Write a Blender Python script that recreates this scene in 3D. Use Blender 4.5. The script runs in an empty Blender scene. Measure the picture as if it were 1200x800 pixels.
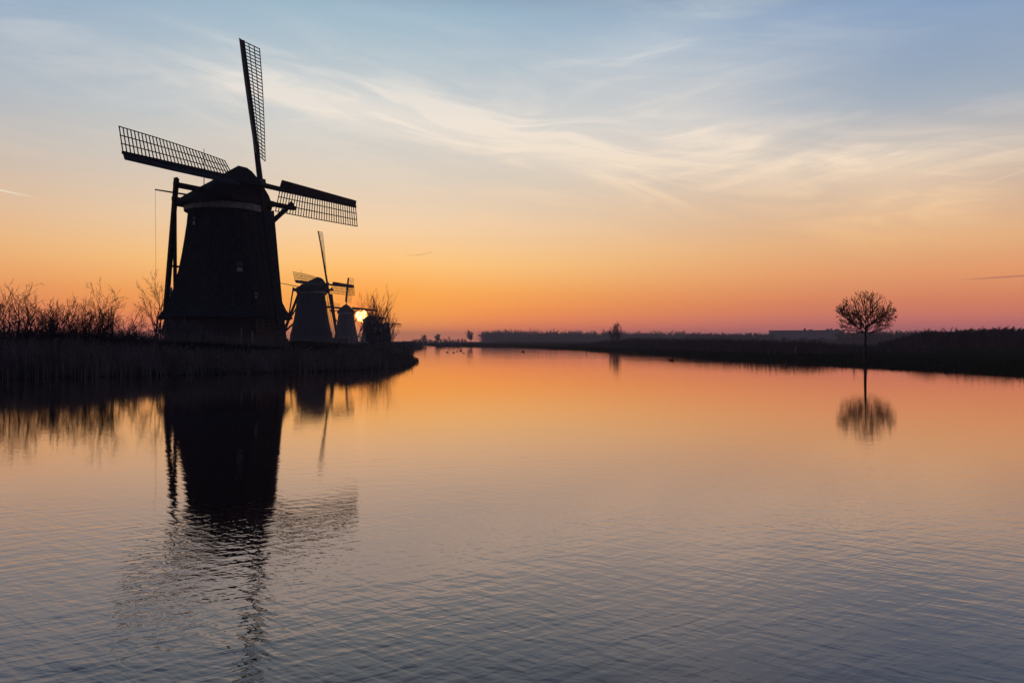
import bpy, math, random
import numpy as np
from mathutils import Vector

scene = bpy.context.scene
col = scene.collection
R = math.radians
random.seed(7)
rng = np.random.default_rng(7)

# ------------------------------------------------------------------ camera
EYE = 2.0
FPX = 942.0                      # focal length in pixels of the 1200 px wide photograph
cam_d = bpy.data.cameras.new('camera')
cam_d.sensor_width = 36.0
cam_d.lens = 36.0 * FPX / 1200.0
cam_d.clip_start = 0.1
cam_d.clip_end = 20000.0
cam = bpy.data.objects.new('camera', cam_d)
cam.location = (0, 0, EYE)
cam.rotation_euler = (R(90), 0, 0)
col.objects.link(cam)
scene.camera = cam

scene.render.engine = 'CYCLES'
cy = scene.cycles
cy.max_bounces = 5
cy.diffuse_bounces = 2
cy.glossy_bounces = 3
cy.transmission_bounces = 2
cy.transparent_max_bounces = 6
cy.volume_bounces = 0
cy.use_denoising = True
cy.sample_clamp_indirect = 4.0
cy.blur_glossy = 0.0
scene.view_settings.view_transform = 'Standard'
scene.view_settings.look = 'None'
scene.view_settings.exposure = 0.0
scene.view_settings.gamma = 1.0
scene.view_settings.use_curve_mapping = False


# ------------------------------------------------------------------ node helpers
def lin(c):
    out = []
    for v in c[:3]:
        v = v / 255.0
        out.append(v / 12.92 if v <= 0.04045 else ((v + 0.055) / 1.055) ** 2.4)
    return (out[0], out[1], out[2], 1.0)


class NT:
    """Small arithmetic wrapper around a node tree."""
    def __init__(self, tree):
        self.t = tree
        tree.nodes.clear()

    def node(self, kind, **kw):
        n = self.t.nodes.new(kind)
        for k, v in kw.items():
            setattr(n, k, v)
        return n

    def put(self, sock, v):
        if isinstance(v, Sx):
            self.t.links.new(v.s, sock)
        elif isinstance(v, bpy.types.NodeSocket):
            self.t.links.new(v, sock)
        else:
            sock.default_value = v

    def math(self, op, a, b=None, c=None):
        n = self.node('ShaderNodeMath', operation=op)
        self.put(n.inputs[0], a)
        if b is not None:
            self.put(n.inputs[1], b)
        if c is not None:
            self.put(n.inputs[2], c)
        return Sx(self, n.outputs[0])

    def smooth(self, v, a, b, lo=0.0, hi=1.0):
        n = self.node('ShaderNodeMapRange', interpolation_type='SMOOTHSTEP')
        self.put(n.inputs['Value'], v)
        for k, x in (('From Min', a), ('From Max', b), ('To Min', lo), ('To Max', hi)):
            n.inputs[k].default_value = x
        return Sx(self, n.outputs[0])

    def vec(self, x, y, z=0.0):
        n = self.node('ShaderNodeCombineXYZ')
        self.put(n.inputs[0], x); self.put(n.inputs[1], y); self.put(n.inputs[2], z)
        return n.outputs[0]

    def noise(self, vec, scale=1.0, detail=3.0, rough=0.5, dist=0.0):
        n = self.node('ShaderNodeTexNoise')
        self.put(n.inputs['Vector'], vec)
        n.inputs['Scale'].default_value = scale
        n.inputs['Detail'].default_value = detail
        n.inputs['Roughness'].default_value = rough
        n.inputs['Distortion'].default_value = dist
        return Sx(self, n.outputs[0])

    def gauss(self, v, centre, sigma):
        q = (v - centre) * (1.0 / sigma)
        return self.math('EXPONENT', (q * q) * -1.0)

    def ramp(self, fac, stops, interp='EASE'):
        n = self.node('ShaderNodeValToRGB')
        cr = n.color_ramp
        cr.interpolation = interp
        while len(cr.elements) < len(stops):
            cr.elements.new(0.5)
        for e, (p, c) in zip(cr.elements, stops):
            e.position = p
            e.color = c
        self.put(n.inputs[0], fac)
        return n.outputs[0]

    def mix(self, fac, a, b, mode='MIX'):
        n = self.node('ShaderNodeMix', data_type='RGBA', blend_type=mode)
        n.clamp_factor = True
        self.put(n.inputs[0], fac)
        self.put(n.inputs[6], a); self.put(n.inputs[7], b)
        return n.outputs[2]


class Sx:
    def __init__(self, nt, s):
        self.nt, self.s = nt, s
    def __add__(self, o): return self.nt.math('ADD', self, o)
    __radd__ = __add__
    def __sub__(self, o): return self.nt.math('SUBTRACT', self, o)
    def __rsub__(self, o): return self.nt.math('SUBTRACT', o, self)
    def __mul__(self, o): return self.nt.math('MULTIPLY', self, o)
    __rmul__ = __mul__
    def __truediv__(self, o): return self.nt.math('DIVIDE', self, o)
    def __pow__(self, o): return self.nt.math('POWER', self, o)


# ------------------------------------------------------------------ sky
SUN_PX = (424.0, 370.0)
SUN_AZ = math.atan2(SUN_PX[0] - 600, FPX)
SUN_EL = math.atan2(400 - SUN_PX[1], math.hypot(FPX, SUN_PX[0] - 600))
SUN = Vector((math.sin(SUN_AZ) * math.cos(SUN_EL), math.cos(SUN_AZ) * math.cos(SUN_EL), math.sin(SUN_EL)))

world = bpy.data.worlds.new('World')
scene.world = world
world.use_nodes = True
W = NT(world.node_tree)
tc = W.node('ShaderNodeTexCoord')
sp = W.node('ShaderNodeSeparateXYZ')
W.put(sp.inputs[0], tc.outputs['Generated'])
dx, dy, dz = (Sx(W, sp.outputs[i]) for i in range(3))
U = W.math('ARCTAN2', dx, dy) * (180 / math.pi)                       # azimuth, degrees, 0 = north (+Y)
V = W.math('MAXIMUM', W.math('ARCSINE', dz) * (180 / math.pi), 0.0)    # elevation, degrees
T = (V * (1 / 90.0)) ** 0.5
hor = W.math('SQRT', dx * dx + dy * dy + 1e-6)
cosa = (dx * math.sin(SUN_AZ) + dy * math.cos(SUN_AZ)) / hor
dA = W.math('ARCCOSINE', W.math('MINIMUM', W.math('MAXIMUM', cosa, -1.0), 1.0)) * (180 / math.pi)


def stops(tab):
    return [(math.sqrt(e / 90.0), lin(c)) for e, c in tab]


rampA = W.ramp(T, stops([(0, (236, 112, 78)), (0.9, (250, 128, 70)), (2.0, (255, 150, 66)), (3.4, (255, 172, 80)),
                         (5.4, (255, 202, 128)), (8.2, (242, 210, 172)), (11.2, (220, 207, 190)), (15, (196, 202, 203)),
                         (22, (156, 184, 202)), (26, (106, 124, 154)), (31, (74, 88, 122)), (38, (54, 66, 100)), (55, (46, 60, 94)), (90, (36, 54, 86))]), 'LINEAR')
rampB = W.ramp(T, stops([(0, (186, 94, 104)), (1.0, (202, 104, 100)), (2.6, (222, 130, 90)), (4.5, (234, 159, 106)),
                         (6.5, (232, 177, 128)), (9, (212, 180, 154)), (12, (184, 178, 176)), (15, (158, 172, 188)),
                         (21, (130, 157, 192)), (26, (86, 106, 144)), (31, (62, 78, 114)), (38, (48, 62, 98)), (55, (48, 69, 106)), (90, (36, 54, 86))]), 'LINEAR')
rampC = W.ramp(T, stops([(0, (52, 48, 64)), (3, (60, 54, 70)), (8, (72, 66, 84)), (16, (66, 72, 98)),
                         (34, (52, 68, 100)), (55, (42, 60, 94)), (90, (36, 54, 86))]), 'LINEAR')
sky = W.mix(W.smooth(dA, 1, 38), rampA, rampB)
sky = W.mix(W.smooth(dA, 44, 125), sky, rampC)

# a share of the physical sky
nish = W.node('ShaderNodeTexSky', sky_type='NISHITA')
nish.sun_disc = False
nish.sun_elevation = SUN_EL
nish.sun_rotation = SUN_AZ
nish.dust_density = 2.0
nish_b = W.node('ShaderNodeVectorMath', operation='SCALE')
W.put(nish_b.inputs[0], nish.outputs[0]); nish_b.inputs['Scale'].default_value = 0.10
sky = W.mix(0.04, sky, nish_b.outputs[0])

# warm aureole around the sun
gx = (U - math.degrees(SUN_AZ)) * (1 / 7.0)
gy = (V - math.degrees(SUN_EL)) * (1 / 3.4)
glow = W.math('EXPONENT', (gx * gx + gy * gy) * -1.0)
sky = W.mix(glow * 0.55, sky, lin((255, 172, 62)))

# the lowest band of sky is the brightest
low = W.node('ShaderNodeVectorMath', operation='SCALE')
W.put(low.inputs[0], sky); W.put(low.inputs['Scale'], 1.0 + W.math('EXPONENT', V * -0.62) * 0.62)
sky = low.outputs[0]

# cirrus: fibres stretched along the wind, gathered in a few veils
warp = W.noise(W.vec(U * 0.05, V * 0.11, 3.1), 1.0, 2.0) - 0.5
Vr = V + U * 0.15 + warp * 5.0
fib = W.noise(W.vec(U * 0.085, Vr * 0.62, 0.7), 1.0, 6.0, 0.62, 0.6)
fib2 = W.noise(W.vec(U * 0.05, (V - U * 0.12 + warp * 4.0) * 0.42, 5.2), 1.0, 6.0, 0.6, 0.4)
soft = W.noise(W.vec(U * 0.04, V * 0.085, 9.4), 1.0, 2.0, 0.5)
f1 = W.smooth(fib, 0.40, 0.72)
f2 = W.smooth(fib2, 0.42, 0.74)
veil = W.smooth(soft, 0.36, 0.66)
v0 = 14.1 - U * 0.19 - W.math('ABSOLUTE', U + 2.0) * 0.02
streak = W.gauss(V - v0, 0.0, 1.15) * W.smooth(U, -24, -12) * (1.0 - W.smooth(U, 1, 12))
streak_w = W.gauss(V - v0, 0.6, 2.6) * W.smooth(U, -30, -14) * (1.0 - W.smooth(U, 4, 20))
left = W.gauss(V - (16.2 - (U + 20.0) * 0.22), 0.0, 2.6) * (1.0 - W.smooth(U, -16, -6))
upper = W.gauss(V - (19.3 + (U - 6.0) * 0.24), 0.0, 1.5) * W.gauss(U, 8.5, 7.0)
right = W.gauss(V - (12.4 - (U - 22.0) * 0.05), 0.0, 2.4) * W.smooth(U, 6, 18)
peach = W.gauss(V, 9.4, 2.9) * W.gauss(U, 25.5, 5.5)
midv = W.gauss(V, 16.0, 5.0) * W.gauss(U, 11.0, 9.0)
lowv = W.gauss(V, 10.0, 3.5) * W.smooth(U, -14, 8)
cl = streak * (0.46 + f1 * 0.72) + streak_w * (0.16 + f1 * 0.46) + left * (f2 * 0.30) + upper * (0.14 + f2 * 0.8) \
    + right * (0.16 + f2 * 0.62) + peach * (0.42 + f1 * 0.6) + lowv * f1 * 0.22 + veil * f1 * 0.14 + veil * 0.04 + midv * (0.34 + f2 * 0.40)
cl = cl * W.smooth(V, 2.0, 8.0)
cl = W.math('MINIMUM', cl, 0.85)
ccol = W.ramp(T, stops([(0, (240, 150, 95)), (6, (252, 196, 130)), (9, (250, 212, 168)), (12, (248, 226, 200)),
                        (15, (244, 230, 214)), (20, (216, 219, 218)), (40, (150, 165, 185)), (90, (110, 125, 150))]), 'LINEAR')
ccol = W.mix(W.smooth(dA, 35, 120), ccol, lin((108, 106, 128)))
sky = W.mix(cl, sky, ccol)
# three condensation trails, straight lines across the sky
def trail(sky, p0, p1, width, fac, colour):
    """p0, p1: (azimuth, elevation) in degrees; a great-circle segment."""
    def d(p):
        a, e = R(p[0]), R(p[1])
        return Vector((math.sin(a) * math.cos(e), math.cos(a) * math.cos(e), math.sin(e)))
    a, b = d(p0), d(p1)
    n = a.cross(b).normalized()
    along = (b - a).normalized()
    s0, s1 = a.dot(along), b.dot(along)
    dn = dx * n.x + dy * n.y + dz * n.z
    ds = dx * along.x + dy * along.y + dz * along.z
    m = W.gauss(dn, 0.0, R(width)) * W.smooth(ds, s0, s0 + (s1 - s0) * 0.15) * (1.0 - W.smooth(ds, s1 - (s1 - s0) * 0.35, s1))
    return W.mix(m * fac, sky, lin(colour))
sky = trail(sky, (-35.2, 9.4), (-30.4, 8.7), 0.045, 0.8, (240, 230, 210))
sky = trail(sky, (36.0, 4.05), (28.6, 3.8), 0.05, 0.5, (130, 82, 82))
sky = trail(sky, (34.5, 10.8), (28.5, 8.9), 0.06, 0.3, (240, 205, 170))

# the sun itself
dots = dx * SUN.x + dy * SUN.y + dz * SUN.z
ang = W.math('ARCCOSINE', W.math('MINIMUM', dots, 1.0)) * (180 / math.pi)
disc = 1.0 - W.smooth(ang, 0.33, 0.45)
halo = W.math('EXPONENT', ang * -1.15)
sky = W.mix(halo * 0.9, sky, (1.5, 0.27, 0.02, 1))
sky = W.mix(disc, sky, (26.0, 9.5, 1.9, 1))
bg = W.node('ShaderNodeBackground')
W.put(bg.inputs['Color'], sky)
bg.inputs['Strength'].default_value = 1.07
wo = W.node('ShaderNodeOutputWorld')
W.put(wo.inputs['Surface'], bg.outputs[0])

sun_d = bpy.data.lights.new('sun', 'SUN')
sun_d.energy = 1.4
sun_d.angle = R(0.5)
sun_d.color = (1.0, 0.52, 0.30)
sun_o = bpy.data.objects.new('sun', sun_d)
sun_o.rotation_euler = (-SUN).to_track_quat('-Z', 'Y').to_euler()
sun_o.location = (0, 0, 60)
col.objects.link(sun_o)


# ------------------------------------------------------------------ materials
def material(name, base, rough=0.8, var=0.35, scale=3.0, second=None, bump=0.0, stretch=(1, 1, 1), spec=0.2):
    m = bpy.data.materials.new(name)
    m.use_nodes = True
    t = NT(m.node_tree)
    out = t.node('ShaderNodeOutputMaterial')
    b = t.node('ShaderNodeBsdfPrincipled')
    c = t.node('ShaderNodeTexCoord')
    mp = t.node('ShaderNodeMapping')
    mp.inputs['Scale'].default_value = stretch
    t.put(mp.inputs[0], c.outputs['Object'])
    n = t.noise(mp.outputs[0], scale, 5.0, 0.6)
    sec = second or tuple(x * (1 - var) for x in base)
    f = t.smooth(n, 0.35, 0.65)
    t.put(b.inputs['Base Color'], t.mix(f, (*base, 1), (*sec, 1)))
    b.inputs['Roughness'].default_value = rough
    b.inputs['Specular IOR Level'].default_value = spec
    if bump:
        bn = t.node('ShaderNodeBump')
        bn.inputs['Strength'].default_value = 1.0
        bn.inputs['Distance'].default_value = bump
        t.put(bn.inputs['Height'], n)
        t.put(b.inputs['Normal'], bn.outputs[0])
    t.put(out.inputs[0], b.outputs[0])
    return m


M = {
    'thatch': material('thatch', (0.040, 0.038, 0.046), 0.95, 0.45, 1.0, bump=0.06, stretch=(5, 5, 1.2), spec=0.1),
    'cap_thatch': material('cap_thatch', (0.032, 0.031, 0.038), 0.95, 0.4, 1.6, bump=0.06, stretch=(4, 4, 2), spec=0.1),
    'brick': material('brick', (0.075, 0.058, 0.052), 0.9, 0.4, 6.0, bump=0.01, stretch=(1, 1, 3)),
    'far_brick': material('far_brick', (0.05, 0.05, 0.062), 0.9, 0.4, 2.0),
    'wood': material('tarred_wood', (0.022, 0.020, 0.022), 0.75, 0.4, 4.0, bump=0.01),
    'board': material('painted_board', (0.026, 0.026, 0.034), 0.6, 0.35, 2.0),
    'lath': material('lath_wood', (0.024, 0.022, 0.022), 0.8, 0.3, 5.0),
    'iron': material('iron', (0.05, 0.05, 0.055), 0.5, 0.3, 5.0),
    'cream': material('weathered_cream_paint', (0.38, 0.34, 0.32), 0.7, 0.3, 3.0),
    'white': material('white_paint', (0.62, 0.60, 0.58), 0.6, 0.2, 3.0),
    'glass': material('window_glass', (0.03, 0.035, 0.04), 0.08, 0.1, 2.0, spec=0.6),
    'pale_blind': material('pale_blind', (0.42, 0.42, 0.42), 0.7, 0.1, 3.0),
    'bark': material('bark', (0.045, 0.035, 0.030), 0.95, 0.4, 4.0, bump=0.01),
    'twig': material('twig', (0.050, 0.036, 0.030), 0.9, 0.3, 3.0),
    'pale_twig': material('pale_twig', (0.16, 0.15, 0.15), 0.9, 0.4, 2.0),
    'reed': material('dry_reed', (0.23, 0.18, 0.155), 0.9, 0.5, 0.5, spec=0.0),
    'dark_reed': material('dark_reed', (0.14, 0.105, 0.10), 0.9, 0.4, 0.5, spec=0.0),
    'plume': material('reed_plume', (0.060, 0.045, 0.042), 0.95, 0.3, 1.0, spec=0.0),
    'grass': material('grass', (0.018, 0.023, 0.012), 0.95, 0.4, 0.4, second=(0.030, 0.028, 0.017), spec=0.0),
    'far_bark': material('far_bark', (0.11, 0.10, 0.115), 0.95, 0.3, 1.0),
    'cladding': material('metal_cladding', (0.22, 0.24, 0.28), 0.55, 0.15, 0.5),
    'roofing': material('roof_felt', (0.06, 0.06, 0.065), 0.8, 0.3, 1.0),
    'feather': material('dark_feather', (0.035, 0.032, 0.03), 0.8, 0.3, 12.0),
    'bill': material('bill', (0.25, 0.2, 0.1), 0.5, 0.2, 12.0),
}

# body thatch laid in horizontal courses
def coursed(m, pitch, depth):
    t = m.node_tree
    nt = NT.__new__(NT); nt.t = t
    b = next(n for n in t.nodes if n.type == 'BSDF_PRINCIPLED')
    old = next(n for n in t.nodes if n.type == 'BUMP')
    c = nt.node('ShaderNodeTexCoord')
    s = nt.node('ShaderNodeSeparateXYZ')
    nt.put(s.inputs[0], c.outputs['Object'])
    saw = nt.math('FRACT', Sx(nt, s.outputs[2]) * (1.0 / pitch))
    bn = nt.node('ShaderNodeBump')
    bn.inputs['Distance'].default_value = depth
    nt.put(bn.inputs['Height'], saw)
    nt.put(bn.inputs['Normal'], old.outputs[0])
    nt.put(b.inputs['Normal'], bn.outputs[0])
coursed(M['thatch'], 0.36, 0.05)

# ground: dark winter grass with bare earth
gm = bpy.data.materials.new('ground_soil')
gm.use_nodes = True
g = NT(gm.node_tree)
go = g.node('ShaderNodeOutputMaterial'); gb = g.node('ShaderNodeBsdfPrincipled'); gc = g.node('ShaderNodeTexCoord')
n1 = g.noise(gc.outputs['Object'], 0.12, 6.0, 0.6)
n2 = g.noise(gc.outputs['Object'], 2.5, 4.0, 0.6)
g.put(gb.inputs['Base Color'], g.mix(g.smooth(n1, 0.38, 0.62), (0.020, 0.026, 0.013, 1), (0.028, 0.025, 0.016, 1)))
gb.inputs['Roughness'].default_value = 0.95
gb.inputs['Specular IOR Level'].default_value = 0.0
gbn = g.node('ShaderNodeBump'); gbn.inputs['Distance'].default_value = 0.08
g.put(gbn.inputs['Height'], n2); g.put(gb.inputs['Normal'], gbn.outputs[0])
g.put(go.inputs[0], gb.outputs[0])

# water: dark body, mirror by Fresnel, small wind ripples in two crossing trains
wm = bpy.data.materials.new('canal_water')
wm.use_nodes = True
w = NT(wm.node_tree)
wout = w.node('ShaderNodeOutputMaterial'); wb = w.node('ShaderNodeBsdfPrincipled'); wc = w.node('ShaderNodeTexCoord')
ws = w.node('ShaderNodeSeparateXYZ')
w.put(ws.inputs[0], wc.outputs['Object'])
wx, wy = Sx(w, ws.outputs[0]), Sx(w, ws.outputs[1])
def train(angle, sx, sy, detail=2.0, dist=0.3, seed=0.0):
    c, s = math.cos(R(angle)), math.sin(R(angle))
    return w.noise(w.vec((wx * c + wy * s) * sx, (wy * c - wx * s) * sy, seed), 1.0, detail, 0.5, dist) - 0.5
patch = w.smooth(w.noise(w.vec(wx * 0.10, wy * 0.16, 2.0), 1.0, 2.0), 0.34, 0.66)
patch2 = w.smooth(w.noise(w.vec(wx * 0.012, wy * 0.05, 7.0), 1.0, 2.0), 0.42, 0.60)
near = 1.0 - w.smooth(wy, 4.5, 17.5)
far = w.smooth(wy, 60.0, 110.0)
amp = 0.21 + near * (0.14 + patch * 1.2) + patch2 * 0.08 + far * patch2 * 0.12
h = train(-40, 2.2, 8.0, 2.0, 0.3, 1.0) * 0.0036 + train(36, 2.0, 8.6, 2.0, 0.3, 4.0) * 0.0030 \
    + train(-12, 4.0, 15.0, 1.0, 0.3, 8.0) * 0.0012 + train(10, 0.8, 3.0, 1.0, 0.2, 12.0) * 0.0030
wbn = w.node('ShaderNodeBump')
wbn.inputs['Strength'].default_value = 1.0
wbn.inputs['Distance'].default_value = 1.0
w.put(wbn.inputs['Height'], h * amp)
wb.inputs['Base Color'].default_value = (0.020, 0.014, 0.016, 1)
wb.inputs['Roughness'].default_value = 0.035
wb.inputs['IOR'].default_value = 1.50
wb.inputs['Coat Tint'].default_value = (1.0, 0.74, 0.64, 1)
wb.inputs['Specular Tint'].default_value = (1.0, 0.93, 0.90, 1)
wb.inputs['Coat Weight'].default_value = 1.0
wb.inputs['Coat IOR'].default_value = 1.33
wb.inputs['Coat Roughness'].default_value = 0.03
w.put(wb.inputs['Normal'], wbn.outputs[0])
w.put(wb.inputs['Coat Normal'], wbn.outputs[0])
w.put(wout.inputs[0], wb.outputs[0])


# ------------------------------------------------------------------ mesh helpers
class MB:
    """Collects geometry for ONE mesh."""
    def __init__(self):
        self.v, self.f = [], []

    def add(self, verts, faces):
        o = len(self.v)
        self.v += [tuple(p) for p in verts]
        self.f += [tuple(i + o for i in q) for q in faces]
        return self

    def beam(self, a, b, w0, d0, w1=None, d1=None, side=None):
        """A squared timber from a to b; side = direction of its width."""
        a, b = Vector(a), Vector(b)
        ax = (b - a).normalized()
        side = Vector(side) if side is not None else (Vector((0, 0, 1)) if abs(ax.z) < 0.9 else Vector((1, 0, 0)))
        s = (side - ax * side.dot(ax)).normalized()
        d = ax.cross(s)
        w1 = w0 if w1 is None else w1
        d1 = d0 if d1 is None else d1
        vs = []
        for p, ww, dd in ((a, w0, d0), (b, w1, d1)):
            for i, j in ((-1, -1), (1, -1), (1, 1), (-1, 1)):
                vs.append(p + s * (i * ww / 2) + d * (j * dd / 2))
        return self.add(vs, [(0, 3, 2, 1), (4, 5, 6, 7), (0, 1, 5, 4), (1, 2, 6, 5), (2, 3, 7, 6), (3, 0, 4, 7)])

    def rings(self, rings, cap0=True, cap1=True):
        n = len(rings[0]); vs = [p for r in rings for p in r]; fs = []
        for k in range(len(rings) - 1):
            for i in range(n):
                j = (i + 1) % n
                fs.append((k * n + i, k * n + j, (k + 1) * n + j, (k + 1) * n + i))
        if cap0: fs.append(tuple(reversed(range(n))))
        if cap1: fs.append(tuple((len(rings) - 1) * n + i for i in range(n)))
        return self.add(vs, fs)

    def tube(self, pts, rad, sides=6):
        pts = [Vector(p) for p in pts]; rr = []
        for k, p in enumerate(pts):
            ax = (pts[min(k + 1, len(pts) - 1)] - pts[max(k - 1, 0)]).normalized()
            s = ax.cross(Vector((0.31, 0.82, 0.47))).normalized(); t = ax.cross(s)
            r = rad[k] if isinstance(rad, (list, tuple)) else rad
            rr.append([p + s * (math.cos(2 * math.pi * i / sides) * r) + t * (math.sin(2 * math.pi * i / sides) * r) for i in range(sides)])
        return self.rings(rr)

    def build(self, name, mat, parent=None, smooth=False, bevel=0.0):
        me = bpy.data.meshes.new(name)
        me.from_pydata(self.v, [], self.f)
        me.update()
        return link(name, me, mat, parent, smooth)


def link(name, me, mat, parent=None, smooth=False):
    if mat is not None and not me.materials:
        me.materials.append(mat)
    if smooth:
        me.shade_smooth()
    o = bpy.data.objects.new(name, me)
    col.objects.link(o)
    if parent is not None:
        o.parent = parent
    return o


def np_mesh(name, verts, faces):
    """verts (n,3), faces (m,k) numpy arrays with k constant."""
    me = bpy.data.meshes.new(name)
    nv, nf, k = len(verts), len(faces), faces.shape[1]
    me.vertices.add(nv)
    me.vertices.foreach_set('co', np.asarray(verts, np.float32).ravel())
    me.loops.add(nf * k)
    me.loops.foreach_set('vertex_index', np.asarray(faces, np.int32).ravel())
    me.polygons.add(nf)
    me.polygons.foreach_set('loop_start', np.arange(0, nf * k, k, dtype=np.int32))
    me.update(calc_edges=True)
    return me


def tag(o, label=None, cat=None, group=None, kind=None):
    for k, v in (('label', label), ('category', cat), ('group', group), ('kind', kind)):
        if v:
            o[k] = v
    return o


def empty(name, loc):
    o = bpy.data.objects.new(name, None)
    o.location = loc
    o.empty_display_size = 0.5
    col.objects.link(o)
    return o


def on(px, D, z=0.0):
    """Point at distance D in the direction of column px."""
    return Vector(((px - 600.0) / FPX * D, D, z))


# ------------------------------------------------------------------ terrain
LEFT = [(-900, 1600), (-140, 1250), (-84, 640), (-66, 480), (-50, 360), (-36, 300), (-29, 262), (-25.7, 209), (-19.0, 150), (-17.4, 128),
        (-13.0, 98), (-9.6, 80), (-9.1, 69), (-8.9, 61), (-10.2, 56.5), (-13.0, 53.5), (-16.2, 50.8), (-21.0, 47), (-27.0, 43), (-36, 38),
        (-52, 30), (-80, 16), (-150, -2)]
RIGHT = [(-90, -6), (-20, -4.5), (10, -4.2), (34, -3), (39, 8), (36, 25), (30.2, 47), (27.4, 63), (24.6, 82), (22.0, 104), (20.2, 150), (14, 190),
         (6, 232), (-3, 280), (-16, 302), (-30, 322), (-41, 380), (-54, 480), (-72, 640), (-120, 1240), (-800, 1700)]
POLY = np.array(LEFT + RIGHT, float)


def signed_dist(x, y):
    """Distance to the canal's edge, positive on land."""
    d = np.full(x.shape, 1e9)
    ins = np.zeros(x.shape, bool)
    n = len(POLY)
    for i in range(n):
        x0, y0 = POLY[i]; x1, y1 = POLY[(i + 1) % n]
        ex, ey = x1 - x0, y1 - y0
        t = np.clip(((x - x0) * ex + (y - y0) * ey) / (ex * ex + ey * ey), 0, 1)
        d = np.minimum(d, np.hypot(x - x0 - t * ex, y - y0 - t * ey))
        c = ((y0 > y) != (y1 > y))
        with np.errstate(divide='ignore', invalid='ignore'):
            xi = x0 + (y - y0) * ex / (ey if ey else 1e-9)
        ins ^= c & (x < xi)
    return np.where(ins, -d, d)


def wob(x, y, s):
    return (np.sin(x * s + 1.3 * np.sin(y * s * 0.7)) + np.sin(y * s * 1.31 + 0.8 * np.sin(x * s * 1.7)) + np.sin((x + y) * s * 0.61)) / 3


def height(x, y):
    x = np.asarray(x, float); y = np.asarray(y, float)
    sd = signed_dist(x, y) + 0.25 * wob(x, y, 1.9) * (y < 130)
    leftside = (x < -0.11 * np.maximum(y, 0) + np.interp(y, [0, 60, 140, 300], [-5, 0, 3, 6])) & (y > 0)
    hl = np.interp(sd, [-3, 0, 1.2, 4, 9, 16, 40], [-1.0, 0.0, 0.30, 0.55, 1.25, 1.86, 1.90])
    hr = np.interp(sd, [-3, 0, 0.8, 4, 10, 40], [-1.0, 0.0, 0.20, 0.34, 0.60, 0.95])
    h = np.where(leftside, hl, hr)
    h = h + np.where(sd > 0.5, 0.05 * wob(x, y, 0.8) + 0.03 * wob(x, y, 2.3), 0)
    return h


def axis_lines(segs):
    out = []
    for a, b, n in segs:
        out += list(np.linspace(a, b, n, endpoint=False))
    out.append(segs[-1][1])
    return np.array(out)


gx_ = axis_lines([(-3200, -1500, 4), (-1500, -300, 12), (-300, -70, 30), (-70, 50, 170), (50, 160, 30), (160, 1500, 20), (1500, 3200, 5)])
gy_ = axis_lines([(-3000, -300, 5), (-300, -20, 12), (-20, 36, 40), (36, 112, 110), (112, 340, 100), (340, 1300, 80), (1300, 3200, 14)])
GX, GY = np.meshgrid(gx_, gy_)
GZ = height(GX, GY)
nx, ny = len(gx_), len(gy_)
idx = np.arange(nx * ny).reshape(ny, nx)
gf = np.stack([idx[:-1, :-1], idx[:-1, 1:], idx[1:, 1:], idx[1:, :-1]], -1).reshape(-1, 4)
ground = link('ground', np_mesh('ground', np.stack([GX, GY, GZ], -1).reshape(-1, 3), gf), gm, smooth=True)
tag(ground, 'dark grassy banks and flat polder land beside the canal', kind='structure')

wmesh = bpy.data.meshes.new('water')
wmesh.from_pydata([(-1000, -12, 0), (60, -12, 0), (60, 1750, 0), (-1000, 1750, 0)], [], [(0, 1, 2, 3)])
water = link('water', wmesh, wm)
tag(water, 'calm canal water reflecting the sunset sky', kind='structure')


def gz(x, y):
    return float(height(np.array([x]), np.array([y]))[0])


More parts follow.
